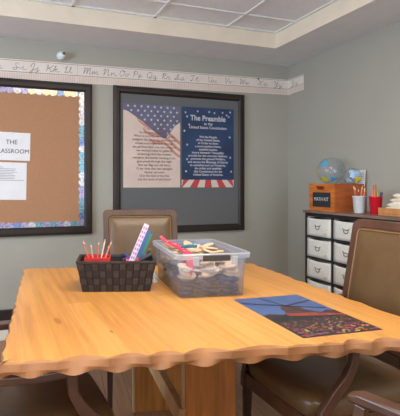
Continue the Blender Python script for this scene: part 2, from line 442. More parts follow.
def ribbon(mbx, a, b, d): # between two polylines
    n = len(a); v = [uv(p, d) for p in a]+[uv(p, d) for p in b]
    mbx.add(v, [(i, i+1, n+i+1, n+i) for i in range(n-1)])
def wave(o):
    pts = []
    for k in range(15):
        t = k/14
        x_ = .22+.78*t-(o*.10)*(1-t); y_ = .165+.30*t+.10*math.sin(t*3.4)*.6+o*.19*(1+.15*math.sin(t*6+o*2)) - .03*t
        pts.append((max(0.2-o*.0+t*.0, x_), y_))
    return pts
for k in range(6):
    t0 = k/6*1.15; ribbon(mr if k % 2 == 0 else mw, [(min(1, .21+.30*t0+(1-.21-.30*t0)*(j/14)), .15+.30*t0+(j/14)*(.27-.10*t0)+.03*math.sin(j/14*7+k*.3)) for j in range(15)],
         [(min(1, .21+.30*(t0+.19)+(1-.21-.30*(t0+.19))*(j/14)), .15+.30*(t0+.19)+(j/14)*(.27-.10*(t0+.19))+.03*math.sin(j/14*7+k*.3+.3)) for j in range(15)], .0014)
mr.build('flag_stripes', 'flag_red', pa); mw.build('flag_stripes', 'flag_white', pa)
verse = ["O say can you see,", "by the dawn's early light,", "What so proudly we hailed at the", "twilight's last gleaming, whose broad", "stripes and bright stars through", "the perilous fight, o'er the ramparts", "we watched were so gallantly", "streaming? And the rockets'", "red glare, the bombs bursting in air,", "gave proof through the night", "that our flag was still there.", "O say does that star-spangled", "banner yet wave", "O'er the land of the free", "and the home of the brave?"]
text_mesh('\n'.join(verse), .0275, lambda x, y: (x+.02, -.003, y+.492), width=1.0, spacing=1.12, bold=.0002).build('lettering', P('brown_ink', (104, 82, 78), .7), pa)
pb = poster('preamble_poster', 1.7985, 'navy poster of the Preamble with stars and red white rays, right on grey board', 'navy')
text_mesh('The Preamble', .066, lambda x, y: (x, -.0014, y+.595), width=.95, bold=.0015).build('title', 'star_white', pb)
text_mesh('to the\nUnited States Constitution', .034, lambda x, y: (x, -.0014, y+.557), width=1.02, bold=.0006).build('title', 'star_white', pb)
pre = ["We the People", "of the United States,", "in Order to form", "a more perfect Union,", "establish Justice,", "insure domestic Tranquility,", "provide for the common defence,", "promote the general Welfare,", "and secure the Blessings of Liberty", "to ourselves and our Posterity,", "do ordain and establish", "this Constitution for the", "United States of America."]
text_mesh('\n'.join(pre), .026, lambda x, y: (x, -.0014, y+.442), width=1.1, spacing=1.08, bold=.0007).build('lettering', 'star_white', pb)
mb = MB()
for (a, b) in [(.07, .07), (.1, .12), (.52, .05), (.62, .06), (.78, .05), (.86, .08), (.93, .04), (.9, .1), (.1, .47), (.1, .65), (.08, .8), (.93, .62), (.92, .36), (.05, .3), (.95, .8), (.3, .05), (.14, .22)]:
    star(mb, (a, b), .024, .0014, rot=a*3)
mb.build('stars', 'star_white', pb)
mr = MB(); mw = MB()
cx, cy = .5, .62
for k in range(15):
    xa, xb = -.55+k*.14, -.55+(k+1)*.14
    def at(xe, ty):  # ray from (cx,cy) to (xe,1)
        t = (ty-cy)/(1-cy); return (max(0, min(1, cx+(xe-cx)*t)), ty)
    q = [at(xa, .905), at(xb, .905), at(xb, 1), at(xa, 1)]
    if q[2][0]-q[3][0] < .001 and q[1][0]-q[0][0] < .001: continue
    (mr if k % 2 else mw).add([uv(p, .0014) for p in q], [(0, 1, 2, 3)])
mr.build('rays', 'poster_red', pb); mw.build('rays', 'flag_white', pb)

# ------------------------------------------------ cursive alphabet strip
def zt(x): return 2.167+(x-.02)/2.65*.038
def zb(x): return 2.008+(x-.02)/2.65*.052
G = {  # cursive strokes on a unit cell: x 0..1, y 0 baseline, .5 x-height, 1 ascender
 'h': [[(0, .05), (.3, .6), (.4, .95), (.25, .95), (.2, 0), (.35, .45), (.6, .45), (.65, .02), (1, .1)]],
 'I': [[(.75, .75), (.5, 1), (.3, .8), (.6, .3), (.55, 0), (.2, 0), (.1, .25), (.5, .3), (1, .35)]], 'i': [[(0, .05), (.5, .5), (.5, .05), (1, .1)], [(.5, .7), (.52, .76)]],
 'J': [[(.2, .5), (.3, .95), (.75, 1), (.6, .3), (.45, -.4), (.2, -.3), (.5, 0), (1, .2)]], 'j': [[(0, .05), (.5, .5), (.4, -.35), (.15, -.3), (.9, .1)], [(.5, .7), (.52, .76)]],
 'K': [[(.1, .85), (.3, 1), (.25, 0)], [(.9, 1), (.6, .6), (.3, .5), (.6, .4), (.75, 0), (1, .1)]], 'k': [[(0, .05), (.3, .9), (.2, .95), (.15, 0)], [(.2, .4), (.6, .5), (.3, .25), (.6, 0), (1, .1)]],
 'L': [[(.1, .6), (.5, .9), (.6, 1), (.4, .9), (.35, .2), (.05, .05), (.4, .05), (1, .05)]], 'l': [[(0, .05), (.5, .7), (.5, 1), (.3, .8), (.4, .05), (1, .1)]],
 'M': [[(.0, .8), (.15, 1), (.15, 0), (.3, .8), (.45, .95), (.48, 0), (.6, .8), (.75, .95), (.8, .05), (1, .1)]], 'm': [[(0, .3), (.1, .5), (.12, 0), (.3, .5), (.4, .4), (.4, 0), (.6, .5), (.75, .4), (.75, .02), (1, .1)]],
 'N': [[(0, .8), (.2, 1), (.2, 0), (.4, .85), (.6, .95), (.7, .05), (1, .1)]], 'n': [[(0, .3), (.15, .5), (.17, 0), (.4, .5), (.6, .4), (.62, .02), (1, .1)]],
 'O': [[(.5, 1), (.15, .8), (.1, .3), (.4, 0), (.8, .3), (.8, .8), (.5, 1), (.6, .8), (1, .9)]], 'o': [[(.6, .5), (.2, .4), (.2, .05), (.6, .05), (.7, .4), (.5, .5), (1, .42)]],
 'P': [[(.2, .7), (.3, 1), (.25, 0)], [(.1, .8), (.5, 1), (.9, .75), (.6, .5), (.3, .55)]], 'p': [[(0, .1), (.3, .5), (.2, -.4)], [(.25, .4), (.6, .5), (.75, .2), (.4, 0), (.25, .1), (1, .1)]],
 'Q': [[(.5, 1), (.15, .8), (.1, .3), (.4, 0), (.8, .3), (.8, .8), (.5, 1)], [(.4, .2), (.7, 0), (1, .05)]], 'q': [[(.6, .45), (.2, .4), (.2, .05), (.6, .1), (.65, .5), (.6, -.4), (.8, -.2), (.65, 0), (1, .1)]],
 'R': [[(.2, .7), (.3, 1), (.25, 0)], [(.1, .8), (.5, 1), (.85, .75), (.4, .5), (.7, .1), (1, .1)]], 'r': [[(0, .05), (.3, .55), (.4, .45), (.65, .45), (.65, .05), (1, .1)]],
 'S': [[(0, .05), (.5, .7), (.6, 1), (.35, .85), (.6, .4), (.5, .02), (.1, .15), (1, .2)]], 's': [[(0, .05), (.45, .55), (.65, .2), (.4, 0), (.2, .1), (1, .1)]],
 'T': [[(.1, .75), (.2, .95), (.9, 1)], [(.6, .95), (.5, .1), (.2, .05), (.6, .2)]], 't': [[(0, .05), (.45, .85), (.45, .05), (1, .1)], [(.25, .6), (.7, .62)]],
 'U': [[(0, .8), (.2, 1), (.2, .3), (.4, 0), (.7, .3), (.75, 1), (.75, .1), (1, .1)]], 'u': [[(0, .05), (.2, .5), (.25, .05), (.6, .1), (.65, .5), (.65, .05), (1, .1)]],
 'V': [[(0, .8), (.2, 1), (.3, .4), (.45, 0), (.7, .6), (.9, 1)]], 'v': [[(0, .3), (.2, .5), (.35, 0), (.65, .3), (.7, .5), (1, .42)]],
 'W': [[(0, .8), (.1, 1), (.25, 0), (.5, .9), (.65, 0), (.9, 1)]], 'w': [[(0, .3), (.15, .5), (.25, 0), (.45, .45), (.6, 0), (.8, .45), (1, .42)]],
 'X': [[(.1, .85), (.3, .9), (.6, .1), (.9, .1)], [(.9, .95), (.5, .5), (.1, .05)]], 'x': [[(.1, .4), (.3, .48), (.6, .02), (1, .1)], [(.75, .5), (.2, 0)]],
 'Y': [[(0, .8), (.2, 1), (.25, .6), (.5, .4), (.75, 1), (.65, .2), (.4, -.4), (.2, -.2), (1, .2)]], 'y': [[(0, .3), (.2, .5), (.3, .05), (.6, .1), (.7, .5), (.5, -.4), (.2, -.3), (1, .1)]],
 'Z': [[(.1, .8), (.4, 1), (.7, .75), (.35, .45), (.7, .25), (.5, -.35), (.2, -.2), (1, .1)]], 'z': [[(0, .3), (.3, .5), (.5, .3), (.3, .05), (.6, -.1), (.4, -.4), (.2, -.25), (1, .1)]]}
def catmull(p, n=5):
    o = []
    for i in range(len(p)-1):
        a, b, c, d = p[max(0, i-1)], p[i], p[i+1], p[min(len(p)-1, i+2)]
        for k in range(n):
            t = k/n
            o.append(tuple(.5*((2*b[q])+(-a[q]+c[q])*t+(2*a[q]-5*b[q]+4*c[q]-d[q])*t*t+(-a[q]+3*b[q]-3*c[q]+d[q])*t**3) for q in (0, 1)))
    o.append(p[-1]); return o
def strokes(mb, ch, x0, w_, F, th):
    for st in G[ch]:
        pts = catmull(st)
        pts = [(x0+(px+.22*py)*w_, py) for px, py in pts]
        Q = [F(a, b) for a, b in pts]
        for i in range(len(Q)-1):
            a, b = Q[i], Q[i+1]; dx, dz = b[0]-a[0], b[1]-a[1]; l = math.hypot(dx, dz) or 1e-6
            nx, nz = -dz/l*th/2, dx/l*th/2
            mb.quads.append(((a[0]+nx, a[1]+nz), (b[0]+nx, b[1]+nz), (b[0]-nx, b[1]-nz), (a[0]-nx, a[1]-nz)))
pairs = [('h', -.022, .058), ('Ii', .11, .223), ('Jj', .238, .33), ('Kk', .354, .487), ('Ll', .511, .584), ('Mm', .658, .808), ('Nn', .825, .963), ('Oo', .971, 1.068), ('Pp', 1.086, 1.185), ('Qq', 1.212, 1.322), ('Rr', 1.35, 1.444), ('Ss', 1.472, 1.588), ('Tt', 1.617, 1.725), ('Uu', 1.795, 1.907), ('Vv', 1.968, 2.062), ('Ww', 2.126, 2.243), ('Xx', 2.32, 2.441), ('Yy', 2.5, 2.61)]
def fold(s, z, d):      # s runs along the back wall and, past the corner, along the right wall
    if s <= XR-.004: return (s, YB-.0006-d, z)
    return (XR-.0006-d, YB-(s-XR), z)
def strip(name, s0, s1, label, prs, ruled0=None):
    e = empty(name, (0, 0, 0), label=label, cat='alphabet strip', group='cursive alphabet strips')
    e.location = (s0, YB, 2.0)
    def f(s, z, d=0):
        p = fold(s, z, d); return (p[0]-s0, p[1]-YB, p[2]-2.0)
    cuts = [s0] + ([XR-.004, XR+.004] if s1 > XR else []) + [s1]
    def band(m, za, zb_, d, nm, th=.0006):
        mb = MB()
        for a, b in zip(cuts[:-1], cuts[1:]):
            v = [f(a, za(a), d), f(b, za(b), d), f(b, zb_(b), d), f(a, zb_(a), d)]
            w2 = [f(a, za(a), d+th), f(b, za(b), d+th), f(b, zb_(b), d+th), f(a, zb_(a), d+th)]
            mb.add(v+w2, [(0, 1, 2, 3), (4, 7, 6, 5), (0, 4, 5, 1), (3, 2, 6, 7), (1, 5, 6, 2), (0, 3, 7, 4)])
        return mb.build(nm, m, e)
    H_ = lambda s: zt(s)-zb(s)
    band('strip', zb, zt, 0, 'paper')
    band('strip_line', lambda s: zb(s)+H_(s)*.37, lambda s: zb(s)+H_(s)*.395, .0008, 'rule')
    band('strip_line', lambda s: zb(s)+H_(s)*.93, lambda s: zb(s)+H_(s)*.95, .0008, 'rule')
    mb = MB(); s = s0+.01
    while s < s1-.01:
        za, zz = zb(s)+H_(s)*.04, zb(s)+H_(s)*.33
        mb.add([f(s, za, .001), f(s+.012, za, .001), f(s+.012, zz, .001), f(s, zz, .001)], [(0, 1, 2, 3)]); s += .018
    mb.build('ruler_ticks', 'strip_tick', e)
    mb = MB(); mb.quads = []
    for q, a, b in prs:
        bs = lambda s: zb(s)+H_(s)*.50
        F = lambda x_, y_: (x_, bs(x_)+y_*H_(x_)*.33)
        wu = (b-a)*(.50 if len(q) == 2 else .8)
        strokes(mb, q[0], a, wu, F, .0034)
        if len(q) == 2: strokes(mb, q[1], a+wu*1.0, (b-a)*.42, lambda x_, y_: (x_, bs(x_)+y_*H_(x_)*.31), .0030)
    for q in mb.quads: mb.add([f(p[0], p[1], .0016) for p in q], [(0, 1, 2, 3)])
    mb.build('cursive_letters', 'greyink' if 0 else P('letter_ink', (104, 98, 102), .7), e)
    return e
strip('alphabet_strip', -1.2, .62, 'pinkish white cursive alphabet strip above the cork board, ending at L', pairs[:5])
strip('alphabet_strip', .622, XR+.218, 'pinkish white cursive alphabet strip from M onwards, bending round the corner', pairs[5:]+[('Zz', 2.70, 2.83)])
e = empty('push_pin', (2.33, YB-.0015, 2.187), label='tiny dark push pin on the top edge of the alphabet strip', cat='push pin')
MB().tube([(0, 0, 0), (0, -.004, 0), (0, -.009, 0)], [.003, .007, .008], 10).build('head', 'ink', e)
e = empty('wall_sensor', (.485, YB-.0005, 2.225), label='small round white plastic sensor on the wall above the alphabet strip', cat='sensor')
MB().tube([(0, 0, 0), (0, -.014, 0), (0, -.016, 0)], [.034, .034, .03], 20).build('base', 'plastic_white', e, bevel=.002)
MB().sphere((0.002, -.040, -.006), .033, 18, 12).build('head', 'plastic_white', e, smooth=True)
MB().tube([(.012, -.060, .002), (.016, -.076, .003)], [.012, .010], 12).build('lens', P('grey_lens', (80, 82, 84), .3), e)

# ------------------------------------------------ cabinet rack on the right wall
CX0, CX1, CY1, CZ = 2.32, 2.645, 2.726, .994
colw, rowh, ncol, nrow = .272, .162, 4, 6
post = .016
CY0 = CY1-.02-ncol*colw
e = empty('storage_rack', ((CX0+CX1)/2, (CY0+CY1)/2, 0), label='black metal drawer rack with grey brown wooden top along the right wall', cat='storage rack')
ox, oy = (CX0+CX1)/2, (CY0+CY1)/2
def rb(mb, x0, x1, y0, y1, z0, z1): return mb.b2(x0-ox, x1-ox, y0-oy, y1-oy, z0, z1)
rb(MB(), CX0-.012, CX1+.01, CY0-.012, CY1+.012, CZ-.018, CZ).build('top', 'rack_top', e, bevel=.003)
mb = MB()
for k in range(ncol+1):
    y = CY1-k*colw-(.0 if k else 0)
    for (xa, xb) in ((CX0, CX0+post), (CX1-post, CX1)):
        rb(MB(), xa, xb, y-post, y, 0, CZ-.0185).build('post', 'black_metal', e, bevel=.002)
for r_ in range(nrow):
    z = CZ-.0185-.026-r_*rowh
    m2 = MB()
    zt_ = z+.026 if r_ == 0 else z+.013
    rb(m2, CX0+.002, CX0+.012, CY0, CY1-post, z, zt_); rb(m2, CX1-.012, CX1-.002, CY0, CY1-post, z, zt_)
    rb(m2, CX0+.012, CX1-.012, CY0, CY0+.01, z, zt_); rb(m2, CX0+.012, CX1-.012, CY1-.012, CY1-.002, z, zt_)
    m2.build('shelf_rail', 'black_metal', e)
def fabric_bin():
    b = empty('fabric_bin', (0, 0, 0), cat='storage bin', group='white fabric bins in the black rack')
    D, Wd, Hh = .26, colw-post-.012, rowh-.024
    # slightly bowed soft front, open top
    mb = MB(); n = 8
    out = []
    for j in range(7):
        t = j/6; ring = []
        ww = Wd/2*(1-.02*(1-t)); bow = .006*math.sin(math.pi*t)
        for i in range(n+1): s = -1+2*i/n; ring.append((-.004-bow*(1-s*s)-(.004*(1-t)), s*ww, t*Hh-.006*(1-s*s)*t**6))
        for i in range(n+1): s = 1-2*i/n; ring.append((D, s*ww, t*Hh))
        out.append(ring)
    mb.loops(out, cap=False); k = len(out[0]); mb.f.append(tuple(range(k)))
    body = mb.build('body', 'bin', b, smooth=False)
    sm = body.modifiers.new('thick', 'SOLIDIFY'); sm.thickness = .003
    for p in body.data.polygons: p.use_smooth = True
    # butterfly handle: a dropped ring with wings
    h = MB(); zc = Hh*.52
    h.tube([(-.014, .020*math.cos(a), zc+.016*math.sin(a)-.003) for a in [math.pi*1.0+math.pi*k/10 for k in range(11)]], .003, 6)
    h.tube([(-.013, -.028, zc+.016), (-.015, -.020, zc+.003), (-.0145, 0, zc+.007), (-.015, .020, zc+.003), (-.013, .028, zc+.016)], .003, 6)
    h.build('handle', 'bin_handle', b, smooth=True)
    MB().b2(-.0125, -.0095, -.095, -.06, .014, .032).build('tag', P('bin_tag', (190, 188, 182), .5), b)
    return b
proto = fabric_bin()
rown = ['top row', 'second row', 'third row', 'fourth row', 'fifth row', 'bottom row']; coln = ['column nearest the room corner', 'second column from the room corner', 'third column, behind the armchair back', 'last column, behind the armchair back']
first = True
for c_ in range(3):
    for r_ in range(nrow):
        if r_ == 5: continue
        b = proto if first else copy_tree(proto); first = False
        zlow = CZ-.0185-.026-(r_+1)*rowh+.013
        b.location = (CX0+.006, CY1-post-(colw-post)/2-c_*colw, zlow+.0005)
        b.rotation_euler.z = R(random.uniform(-.8, .8)); 
        b['label'] = 'white fabric bin with butterfly handle, %s, %s' % (rown[r_], coln[c_])
# shelf wires the bins stand on
mb = MB()
for r_ in range(1, nrow):
    z = CZ-.0185-.026-r_*rowh+.013
    for k in range(5):
        xx = CX0+.03+k*.062; rb(mb, xx, xx+.006, CY0+.01, CY1-.012, z-.006, z)
mb.build('shelf_wires', 'black_metal', e)

# crate on the rack, chalk label facing the room
e = empty('wooden_crate', (2.35, 2.585, CZ), label='orange wooden crate with small chalkboard label on the rack', cat='crate')
cw, cd, ch_ = .256, .30, .208
mb = MB()   # front panel with a handle slot
mb.b2(0, .012, -cw/2, cw/2, 0, ch_-.045).b2(0, .012, -cw/2, -.03, ch_-.045, ch_).b2(0, .012, .03+.02, cw/2, ch_-.045, ch_).b2(0, .012, -.03, .05, ch_-.018, ch_)
mb.build('front_panel', 'crate', e)
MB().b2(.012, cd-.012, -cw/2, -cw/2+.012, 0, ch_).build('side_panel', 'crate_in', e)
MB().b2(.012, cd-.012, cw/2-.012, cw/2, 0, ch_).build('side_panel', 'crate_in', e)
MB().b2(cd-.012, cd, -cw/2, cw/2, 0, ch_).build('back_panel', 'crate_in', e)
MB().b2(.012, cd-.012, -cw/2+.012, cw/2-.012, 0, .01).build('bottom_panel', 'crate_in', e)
o = MB().b2(-.004, 0, -.095, .085, .032, .142).build('chalkboard', 'chalkboard', e)
text_mesh('MATH KIT', .038, lambda x, y: (-.0052, -x-.006, y+.078), width=.86).build('chalk_lettering', 'chalk', o)
# clear ball with coloured panels resting on the crate, smaller one behind
def patchy_ball(name, c, r, pats, label):
    e = empty(name, (c[0], c[1], c[2]-r), label=label, cat='ball')
    MB().sphere((0, 0, r), r, 28, 18).build('skin', 'clear_ball', e, smooth=True)
    for (az, el, rad, m) in pats:
        d = Vector((math.cos(el)*math.cos(az), math.cos(el)*math.sin(az), math.sin(el)))
        a = d.orthogonal().normalized(); b = d.cross(a)
        L = [[(Vector((0, 0, r))+(d*math.cos(q)+(a*math.cos(t)+b*math.sin(t))*math.sin(q)*(1+.25*math.sin(3*t)))* (r*1.012)) for t in [k*2*math.pi/14 for k in range(14)]] for q in [rad*j/4+.001 for j in range(5)]]
        mb = MB(); mb.loops(L, cap=False); mb.build('coloured_panel', m, e, smooth=True)
    return e
bl = P('ball_blue', (70, 160, 205), .3); ye = P('ball_yellow', (212, 200, 50), .3); lb = P('ball_pale_blue', (150, 185, 215), .3)
patchy_ball('clear_ball', (2.50, 2.645, CZ+ch_+.102), .105, [(R(195), R(32), .26, bl), (R(190), R(-42), .26, ye), (R(238), R(-40), .2, bl), (R(170), R(-5), .16, P('ball_olive', (170, 170, 90), .3))],
            'large clear plastic ball with blue and yellow patches on the wooden crate')
patchy_ball('clear_ball', (2.565, 2.50, CZ+ch_+.056), .066, [(R(235), R(20), .5, lb), (R(265), R(-25), .4, ye), (R(200), R(-30), .3, lb)],
            'smaller clear ball with pale blue and yellow patches behind the large one')
e = empty('white_card', (2.632, 2.492, CZ+ch_-.02), label='white card leaning on the right wall behind the clear balls', cat='card'); e.rotation_euler = (0, R(5), R(4))
MB().b2(-.001, .001, -.04, .035, 0, .125).build('card', 'paper', e)
mb = MB()
for i in range(6): mb.b2(-.0014, -.001, -.03, .02-.008*(i % 3), .03+i*.014, .033+i*.014)
mb.build('printed_lines', 'greyink', e)

# pails with pencils and markers
def pail(loc, m, label, name='pail'):
    e = empty(name, loc, label=label, cat='pail')
    mb = MB(); mb.lathe([(.032, 0), (.034, .004), (.042, .112), (.0455, .116), (.0455, .121), (.041, .121), (.040, .112), (.0325, .006)], n=28)
    mb.f[-1:] = [mb.f[-1]]
    mb.build('body', m, e, smooth=False, bevel=0); 
    for p in e.children[0].data.polygons: p.use_smooth = len(p.vertices) == 4
    return e
pail((2.44, 2.318, CZ), 'pail_white', 'white metal pail of coloured pencils on the rack')
pail((2.465, 2.205, CZ), 'pail_red', 'red metal pail of markers on the rack')
def pencil(loc, tip, col, label, group, r=.0038, name='pencil', cap=None, cat='pencil'):
    a = Vector(loc); b = Vector(tip); d = (b-a); L = d.length
    e = empty(name, loc, label=label, cat=cat, group=group)
    e.rotation_mode = 'QUATERNION'; e.rotation_quaternion = Vector((0, 0, 1)).rotation_difference(d)
    MB().tube([(0, 0, 0), (0, 0, L*.86)], r, 6 if name != 'marker' else 12).build('barrel', col, e)
    if name == 'marker':
        MB().tube([(0, 0, L*.86), (0, 0, L)], [r*1.12, r*1.0], 12).build('cap', cap or col, e)
    else:
        MB().tube([(0, 0, L*.86), (0, 0, L*.96)], [r, r*.35], 6).build('sharpened_wood', 'tan', e)
        MB().tube([(0, 0, L*.96), (0, 0, L)], [r*.35, .0004], 6).build('lead', col, e)
    return e
pc = [((230, 110, 50), 'orange'), ((206, 92, 44), 'dark orange'), ((160, 106, 62), 'brown'), ((168, 66, 52), 'rust red'), ((222, 142, 112), 'pale pink'), ((146, 52, 50), 'maroon'), ((232, 126, 60), 'light orange')]
for i, (c, nm) in enumerate(pc):
    a = R(250)-i*R(50); rr = .024 if i else .0
    dx, dy = math.cos(a), math.sin(a)
    side = (i-3)/3
    pencil((2.44+.012*dx, 2.318+.012*dy, CZ+.009), (2.44+.03*dx, 2.318-.034*side, CZ+.175+.012*((i*5) % 3)), P('pencil_'+nm.replace(' ', '_'), c), nm+' pencil standing in the white pail', 'pencils in the white pail', r=.0048)
mk = [((70, 60, 150), 'blue'), ((120, 60, 140), 'purple'), ((222, 214, 226), 'white'), ((232, 130, 150), 'pink'), ((206, 110, 40), 'orange'), ((150, 160, 40), 'green'), ((60, 50, 120), 'dark blue')]
for i, (c, nm) in enumerate(mk):
    a = R(i*51); side = (i-3)/3
    pencil((2.465+.016*math.cos(a), 2.205+.016*math.sin(a), CZ+.012), (2.465+.024*math.cos(a), 2.205-.036*side, CZ+(.15 if i != 4 else .20)+.01*(i % 2)), P('marker_'+nm.replace(' ', '_'), c), nm+' marker standing in the red pail', 'markers in the red pail', r=.0075 if i != 4 else .009, name='marker', cap=P('marker_cap_'+nm.replace(' ', '_'), tuple(int(v*.8+20) for v in c)), cat='marker')
# wooden tray with a cream bundle
e = empty('wooden_tray', (2.49, 1.93, CZ), label='shallow light wooden tray on the rack beside the red pail', cat='tray')
mb = MB().b2(-.1, .1, -.19, .19, 0, .012); mb.build('base', 'tray', e, bevel=.002)
for (a, b, c, d) in ((-.1, .1, .178, .19), (-.1, .1, -.19, -.178), (-.1, -.088, -.178, .178), (.088, .1, -.178, .178)):
    MB().b2(a, b, c, d, .0125, .05).build('side', 'tray', e, bevel=.003)
e = empty('paper_bundle', (2.50, 1.94, CZ+.0125), label='cream bundle of folded papers standing in the wooden tray', cat='papers')
for k in range(4):
    pts = []
    mb = MB()
    L = []
    for j in range(13):
        t = -1+2*j/12; zc = .03*k+.03+.004*math.sin(t*3+k)
        hh = .0145*math.sqrt(max(.04, 1-t**8)); x_ = .07-.01*k
        L.append([(-x_, t*(.165-.012*k), zc-hh), (x_, t*(.165-.012*k), zc-hh), (x_+.004, t*(.165-.012*k), zc), (x_, t*(.165-.012*k), zc+hh), (-x_, t*(.165-.012*k), zc+hh), (-x_-.006, t*(.165-.012*k), zc)])
    mb.loops(L); mb.build('fold', 'cream' if k % 2 == 0 else P('white_fold', (228, 222, 210), .7), e, smooth=False, bevel=.003)
e = empty('black_stapler', (2.372, 1.80, CZ), label='small black stapler upright on the rack in front of the wooden tray', cat='stapler')
MB().b2(-.014, .014, -.055, .055, 0, .012).build('base', 'black_metal', e, bevel=.003)
MB().bar([(0, -.055, .03), (0, .02, .038), (0, .05, .03)], .024, [.02, .026, .018], side=(1, 0, 0)).build('arm', 'black_metal', e, bevel=.003)
MB().b2(-.008, .008, -.052, -.04, .0125, .026).build('hinge', 'black_metal', e)

# ------------------------------------------------ table
ZT = .725
cx0, cy0 = .74, 1.66
NL, NR, FR, FL = (.002, 1.156), (1.36, .922), (1.455, 2.165), (.141, 2.43)
tb = empty('work_table', (cx0, cy0, 0), label='honey pine table with scalloped live edge and slab legs', cat='table')
def edge_pts(a, b, n): return [(a[0]+(b[0]-a[0])*i/n, a[1]+(b[1]-a[1])*i/n) for i in range(n)]
ring = edge_pts(NL, NR, 280)+edge_pts(NR, FR, 254)+edge_pts(FR, FL, 272)+edge_pts(FL, NL, 254)
N = len(ring)
def inward(i):
    a, b = ring[i-1], ring[(i+1) % N]
    dx, dy = b[0]-a[0], b[1]-a[1]; l = math.hypot(dx, dy); return (-dy/l, dx/l)
def sc(i, ph, amp, k=14):
    # scallop chips: cusps between shallow bites of uneven length
    s = i*.005; q = s/.112+ph+.38*math.sin(s*5.1+ph)+.2*math.sin(s*13+ph*2)
    f = q % 1; kf = math.sin(math.floor(q)*12.9898+ph*7)*43758.5; a = (.3+.7*abs(kf-math.floor(kf)))*(1.15 if i < 280 else .5 if i < 534 else .4)
    return amp*a*math.sin(math.pi*f)**1.3
def loop(z, fn):
    L = []
    for i, (x, y) in enumerate(ring):
        n = inward(i); d = fn(i); L.append((x+n[0]*d-cx0, y+n[1]*d-cy0, z(i) if callable(z) else z))
    return L
top = loop(ZT, lambda i: .004+sc(i, .15, .024))
L1 = loop(lambda i: ZT-.003-sc(i, .15, .007), lambda i: .001+sc(i, .15, .019))
L2 = loop(ZT-.024, lambda i: .0+sc(i, .15, .012))
def wv(i, a): return a*(.5+.5*math.sin(i*.005*2*math.pi/.125+1.1*math.sin(i*.021)))*(1 if i < 280 else .5)
L3 = loop(lambda i: ZT-.043+wv(i, .007), lambda i: .002+wv(i, .014))
mb = MB(); mb.loops([L3, L2, L1, top], cap=False)
edge = mb.build('scalloped_edge', 'table_edge', tb)
n = len(top)
def disc(L, z):
    mx_ = sum(p[0] for p in ring)/n-cx0; my_ = sum(p[1] for p in ring)/n-cy0
    rings = [L]+[[(mx_+(x-cx0-mx_)*q, my_+(y-cy0-my_)*q, z) for x, y in ring] for q in (.93, .6, .3, .01)]
    m_ = MB(); m_.loops(rings, cap=False); m_.f.append(tuple(range(4*n, 5*n))); return m_
disc(top, ZT).build('tabletop', 'table', tb)
disc(L3, ZT-.043).build('underside', 'slab', tb)
# knots and worn streaks in the top
mb = MB()
for (x, y, a, b, r_) in ((.20, 1.46, .011, .035, .1), (.62, 2.0, .006, .02, 0), (.35, 1.3, .005, .015, .1)):
    mb.add([(x-cx0+a*math.cos(t)*math.cos(r_)-b*math.sin(t)*math.sin(r_), y-cy0+a*math.cos(t)*math.sin(r_)+b*math.sin(t)*math.cos(r_), ZT+.0004) for t in [k*math.pi/8 for k in range(16)]], [tuple(range(16))])
mb.build('knots', 'knot', tb)
# trestle legs: two wide slabs, edge strips painted pale as their lit sides and diagonal braces
rz = -R(12)
def slab(cx, cy, w_, name):
    m = Matrix.Rotation(rz, 3, 'Z')
    o = MB().box((cx-cx0, cy-cy0, (ZT-.046)/2), (w_, .04, ZT-.046), mtx=m).build(name, 'slab', tb, bevel=.003)
    p = m @ Vector((-w_/2-.0065, 0, 0))
    MB().box((cx-cx0+p.x, cy-cy0+p.y, (ZT-.046)/2), (.012, .04, ZT-.046), mtx=m).build('lit_edge', 'slab_edge', o, bevel=.002)
    return o
slab(.825, 1.53, .21, 'leg'); slab(.89, 2.06, .40, 'leg')
MB().bar([(.698-cx0, 2.06-cy0, .41), (.708-cx0, 1.54-cy0, .262)], .03, .075, side=(1, 0, 0)).build('brace', 'slab_edge', tb, bevel=.002)
MB().bar([(.83-cx0, 1.55-cy0, ZT-.078), (.86-cx0, 2.04-cy0, ZT-.078)], .05, .046, side=(1, 0, 0)).build('stretcher', 'slab', tb, bevel=.003)

